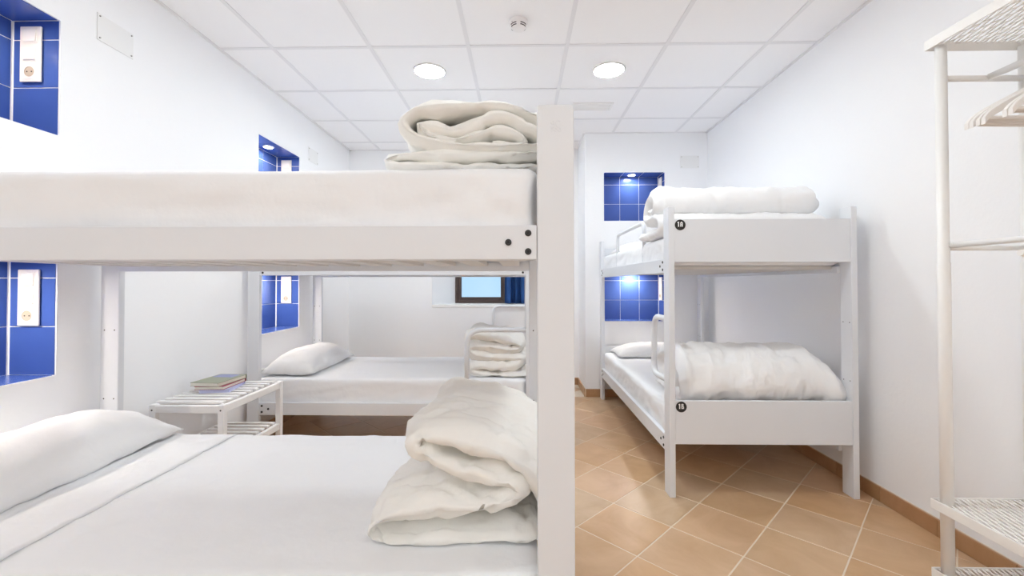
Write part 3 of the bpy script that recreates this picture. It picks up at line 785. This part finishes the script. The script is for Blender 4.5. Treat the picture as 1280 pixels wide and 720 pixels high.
# ------------------------------------------------------------------ side table with books
TX0, TX1, TY0, TY1, TZ = -1.818, -1.447, 2.118, 2.655, .492
t = thing('side_table', 'white slatted two-tier side table between the two left bunks', 'side table', ((TX0+TX1)/2, (TY0+TY1)/2, 0))
def tp(name, lo, hi, bevel=.002):
    o = box(name, lo, hi, 'table_paint', t, bevel); o.location = Vector(o.location)-t.location; return o
LEG = .030
for x in (TX0, TX1-LEG):
    for y in (TY0, TY1-LEG):
        l = tp('leg', (x, y, 0), (x+LEG, y+LEG, TZ-.001))
        if y == TY0: link('screw_cap', lathe('screw_cap', [(0, .001), (.0042, .001), (.0042, 0)], 'hole_dark', 10), l, (0, -LEG/2, (TZ-.001)/2-.026), (math.pi/2, 0, 0))
for z in (TZ-.042, .205):
    for x in (TX0+.003, TX1-LEG+.003): tp('side_rail', (x, TY0+LEG, z), (x+.024, TY1-LEG, z+.036))
    for y in (TY0+.003, TY1-LEG+.003): tp('cross_rail', (TX0+LEG, y, z), (TX1-LEG, y+.024, z+.036))
    for i in range(9):
        y = TY0+.036+i*(TY1-TY0-.072-.028)/8
        tp('slat', (TX0+.005, y, z+.0365), (TX1-.005 if z < .3 else TX1-.030, y+.028, z+.0485), .0015) if z > .3 else tp('slat', (TX0+.027, y, z+.0365), (TX1-.027, y+.028, z+.0485), .0015)
def book(label, c, L, W, H, rz, cover, spine_thick=.003, print_=None, pages='book_pages'):
    b = thing('book', label, 'book', c, rz+math.pi, 'books stacked on the side table')
    box('page_block', (-L/2+.004, -W/2+.004, .002), (L/2-.004, W/2-.001, H-.002), pages, b)
    box('cover', (-L/2, -W/2, H-.0022), (L/2, W/2, H), cover, b, .0006)
    box('cover', (-L/2, -W/2, 0), (L/2, W/2, .0022), cover, b, .0006)
    box('spine', (-L/2, -W/2-.002, 0), (L/2, -W/2, H), cover, b, .0006)
    if print_: box('cover_print', (-L/2+.03, -W/2+.012, H), (L/2-.012, -W/2+.085, H+.0004), print_, b)
    return b
zt = TZ-.042+.0486
book('thin lilac and white book at the bottom of the stack', (-1.662, 2.425, zt), .150, .21, .017, .22, 'book_lilac', pages='book_lilac')
book('cream paged book with a dark red cover edge, middle of the stack', (-1.672, 2.425, zt+.0172), .155, .21, .018, .06, 'book_red')
book('olive green covered book on top of the stack', (-1.684, 2.430, zt+.0355), .160, .225, .020, -.05, 'book_green', print_='book_print')

# ------------------------------------------------------------------ coat rack with mesh shelves by the right wall
RX0, RX1, RY0, RY1 = 1.480, 1.769, .82, 1.56
t = thing('coat_rack', 'white metal coat rack with mesh shelves standing against the right wall', 'coat rack', ((RX0+RX1)/2, (RY0+RY1)/2, 0))
def rp(o): o.location = Vector(o.location)-t.location; o.parent = t; return o
def rtube(name, path, r, seg=14): return rp(tube(name, path, r, 'rack_metal', None, seg))
for x in (RX0, RX1):
    for y in (RY0, RY1):
        p = rtube('post', [(x, y, 0), (x, y, 1.155), (x, y, 1.157), (x, y, 1.918)], [.0185, .0185, .0168, .0168], 18)
        c = lathe('post_foot', [(0, 0), (.020, 0), (.020, .012), (.0186, .014)], 'rack_metal', 18); rp(link('foot', c, None, (x, y, 0)))
def shelf(name, z):
    s = rp(bpy.data.objects.new('x', None)) if False else None
    lo, hi = (RX0-.030, RY0-.030), (RX1+.0205, RY1+.030)
    first = None
    for a, b in (((lo[0], lo[1], z-.034), (lo[0]+.004, hi[1], z)), ((hi[0]-.004, lo[1], z-.034), (hi[0], hi[1], z)),
                 ((lo[0]+.004, lo[1], z-.034), (hi[0]-.004, lo[1]+.004, z)), ((lo[0]+.004, hi[1]-.004, z-.034), (hi[0]-.004, hi[1], z))):
        o = box('shelf_edge', a, b, 'rack_metal', None, .0012); rp(o)
    bm = bmesh.new(); pitch = .0165; w = .0030
    X0, X1, Y0, Y1 = lo[0]+.004, hi[0]-.004, lo[1]+.004, hi[1]-.004
    for sgn in (1, -1):                                        # two families of fine strands, slightly off the long axis
        k = X0-.4
        while k < X1+.4:
            poly = [(k-w, Y0), (k+w, Y0), (k+w+sgn*.28*(Y1-Y0), Y1), (k-w+sgn*.28*(Y1-Y0), Y1)]
            q = clip_poly(poly, [(-1, 0, -X0), (1, 0, X1)])
            if len(q) >= 3:
                dz = 0 if sgn > 0 else -.0016
                a = [bm.verts.new((x, y, z-.006+dz)) for x, y in q]; b = [bm.verts.new((x, y, z-.0044+dz)) for x, y in q]
                bm.faces.new(a[::-1]); bm.faces.new(b)
                for i in range(len(q)): bm.faces.new((a[i], a[(i+1) % len(q)], b[(i+1) % len(q)], b[i]))
            k += pitch if sgn > 0 else pitch*2.2
    o = rp(link('shelf_mesh', to_mesh(bm, 'shelf_mesh', 'rack_metal'))); o['kind'] = 'stuff'
shelf('top', 1.950); shelf('shoe', .326); shelf('shoe', .084)
rtube('cross_bar', [(RX0, RY1, 1.803), (RX1, RY1, 1.803)], .0105)
rtube('cross_bar', [(RX0, RY0, 1.803), (RX1, RY0, 1.803)], .0105)
XRD = 1.640
rtube('hanging_rod', [(XRD, RY0, 1.806), (XRD, RY1-.008, 1.806)], .0115)
rtube('cross_bar', [(RX0, RY1, 1.207), (RX1, RY1, 1.207)], .0085)
rtube('cross_bar', [(RX0, RY0, 1.207), (RX1, RY0, 1.207)], .0085)
rtube('side_bar', [(RX0+.012, RY0, 1.216), (RX0+.012, RY1-.01, 1.216)], .0095)
for y in (1.295, 1.12, .95):
    h = rtube('coat_hook', [(x+RX0+.012, y, z) for x, z in ((.004, 1.232), (-.002, 1.229), (-.012, 1.218), (-.012, 1.190), (-.016, 1.176), (-.035, 1.172), (-.046, 1.173))], [.006, .008, .009, .011, .012, .011, .009], 12)

# coat hangers on the rod (one shape, six single things)
def hanger_parts():
    top = catmull([(-.222, -.135), (-.205, -.115), (-.165, -.088), (-.09, -.048), (-.03, -.018), (0, -.008), (.03, -.018), (.09, -.048), (.165, -.088), (.205, -.115), (.222, -.135)], 5)
    bm = bmesh.new(); th = .006; n = len(top); rows = []
    for i, (x, z) in enumerate(top):
        hgt = .013+.020*max(0, 1-abs(x)/.24)+.006*(abs(x) > .1)
        rows.append([bm.verts.new((x, y, zz)) for y, zz in ((-th, z-.002), (-th*.6, z), (th*.6, z), (th, z-.002), (th, z-hgt), (-th, z-hgt))])
    for a, b in zip(rows, rows[1:]):
        for k in range(6): bm.faces.new((a[k], a[(k+1) % 6], b[(k+1) % 6], b[k]))
    bm.faces.new(rows[0][::-1]); bm.faces.new(rows[-1])
    body = to_mesh(bm, 'hanger_body', 'hanger_white')
    bm = bmesh.new(); bm_tube(bm, [(-.206, 0, -.137), (.206, 0, -.137)], .0065, 10); bar = to_mesh(bm, 'trouser_bar', 'hanger_white', True)
    bm = bmesh.new()
    pts = [(0, 0, -.012), (0, 0, .040)] + [(.0+.026*math.cos(math.radians(a))*1.0, 0, .066+.026*math.sin(math.radians(a))) for a in range(-90, 171, 20)]
    bm_tube(bm, pts, .0021, 8); hook = to_mesh(bm, 'hook', 'hanger_wire', True)
    return body, bar, hook
hb = hanger_parts()
lab = ['farthest white coat hanger on the rack rod', 'second farthest white coat hanger on the rack rod', 'third white coat hanger from the far end of the rack rod',
       'fourth white coat hanger from the far end of the rack rod', 'fifth white coat hanger, second nearest on the rack rod', 'nearest white coat hanger on the rack rod']
for y, a, l in zip((1.425, 1.405, 1.372, 1.352, 1.308, 1.288), (.05, .03, -.03, -.05, .02, .0), lab):
    h = thing('coat_hanger', l, 'hanger', (XRD, y, 1.7275), a, 'white hangers on the coat rack')
    for n_, me in zip(('hanger_body', 'trouser_bar', 'hook'), hb): link(n_, me, h)

# ------------------------------------------------------------------ curtain and tube arch by the window
V = []; n1, n2 = 120, 14; cx0, cx1 = -.183, .37
for j in range(n2+1):
    for i in range(n1+1):
        u = i/n1; x = cx0+(cx1-cx0)*u; zz = .858+(WZ1-.04-.858)*j/n2
        V.append((x+.010*math.sin(u*61+1), YB+.20+.042*math.sin(u*44)+.007*math.sin(u*23+zz*3), zz))
Fc = [(j*(n1+1)+i, j*(n1+1)+i+1, (j+1)*(n1+1)+i+1, (j+1)*(n1+1)+i) for j in range(n2) for i in range(n1)]
t = thing('curtain', 'navy blue pleated curtain drawn aside in the window recess', 'curtain', ((cx0+cx1)/2, YB+.20, .858))
o = link('curtain_cloth', grid_mesh('curtain_cloth', V, Fc, 'curtain_blue'), t); o.location = -t.location
sm = o.modifiers.new('s', 'SOLIDIFY'); sm.thickness = .003
r = tube('curtain_rod', [(WX0+.14, YB+.20, WZ1-.03), (WX1, YB+.20, WZ1-.03)], .009, 'trim_white'); r.parent = t; r.location = -t.location
o = tube('tube_rail', round_path([(-.286, YB-.045, 0), (-.286, YB-.045, .838), (.30, YB-.045, .838), (.30, YB-.045, 0)], .07, 8), .0125, 'bed_paint')
tag(o, 'thin white bent tube rail standing against the wall under the window', 'tube rail')
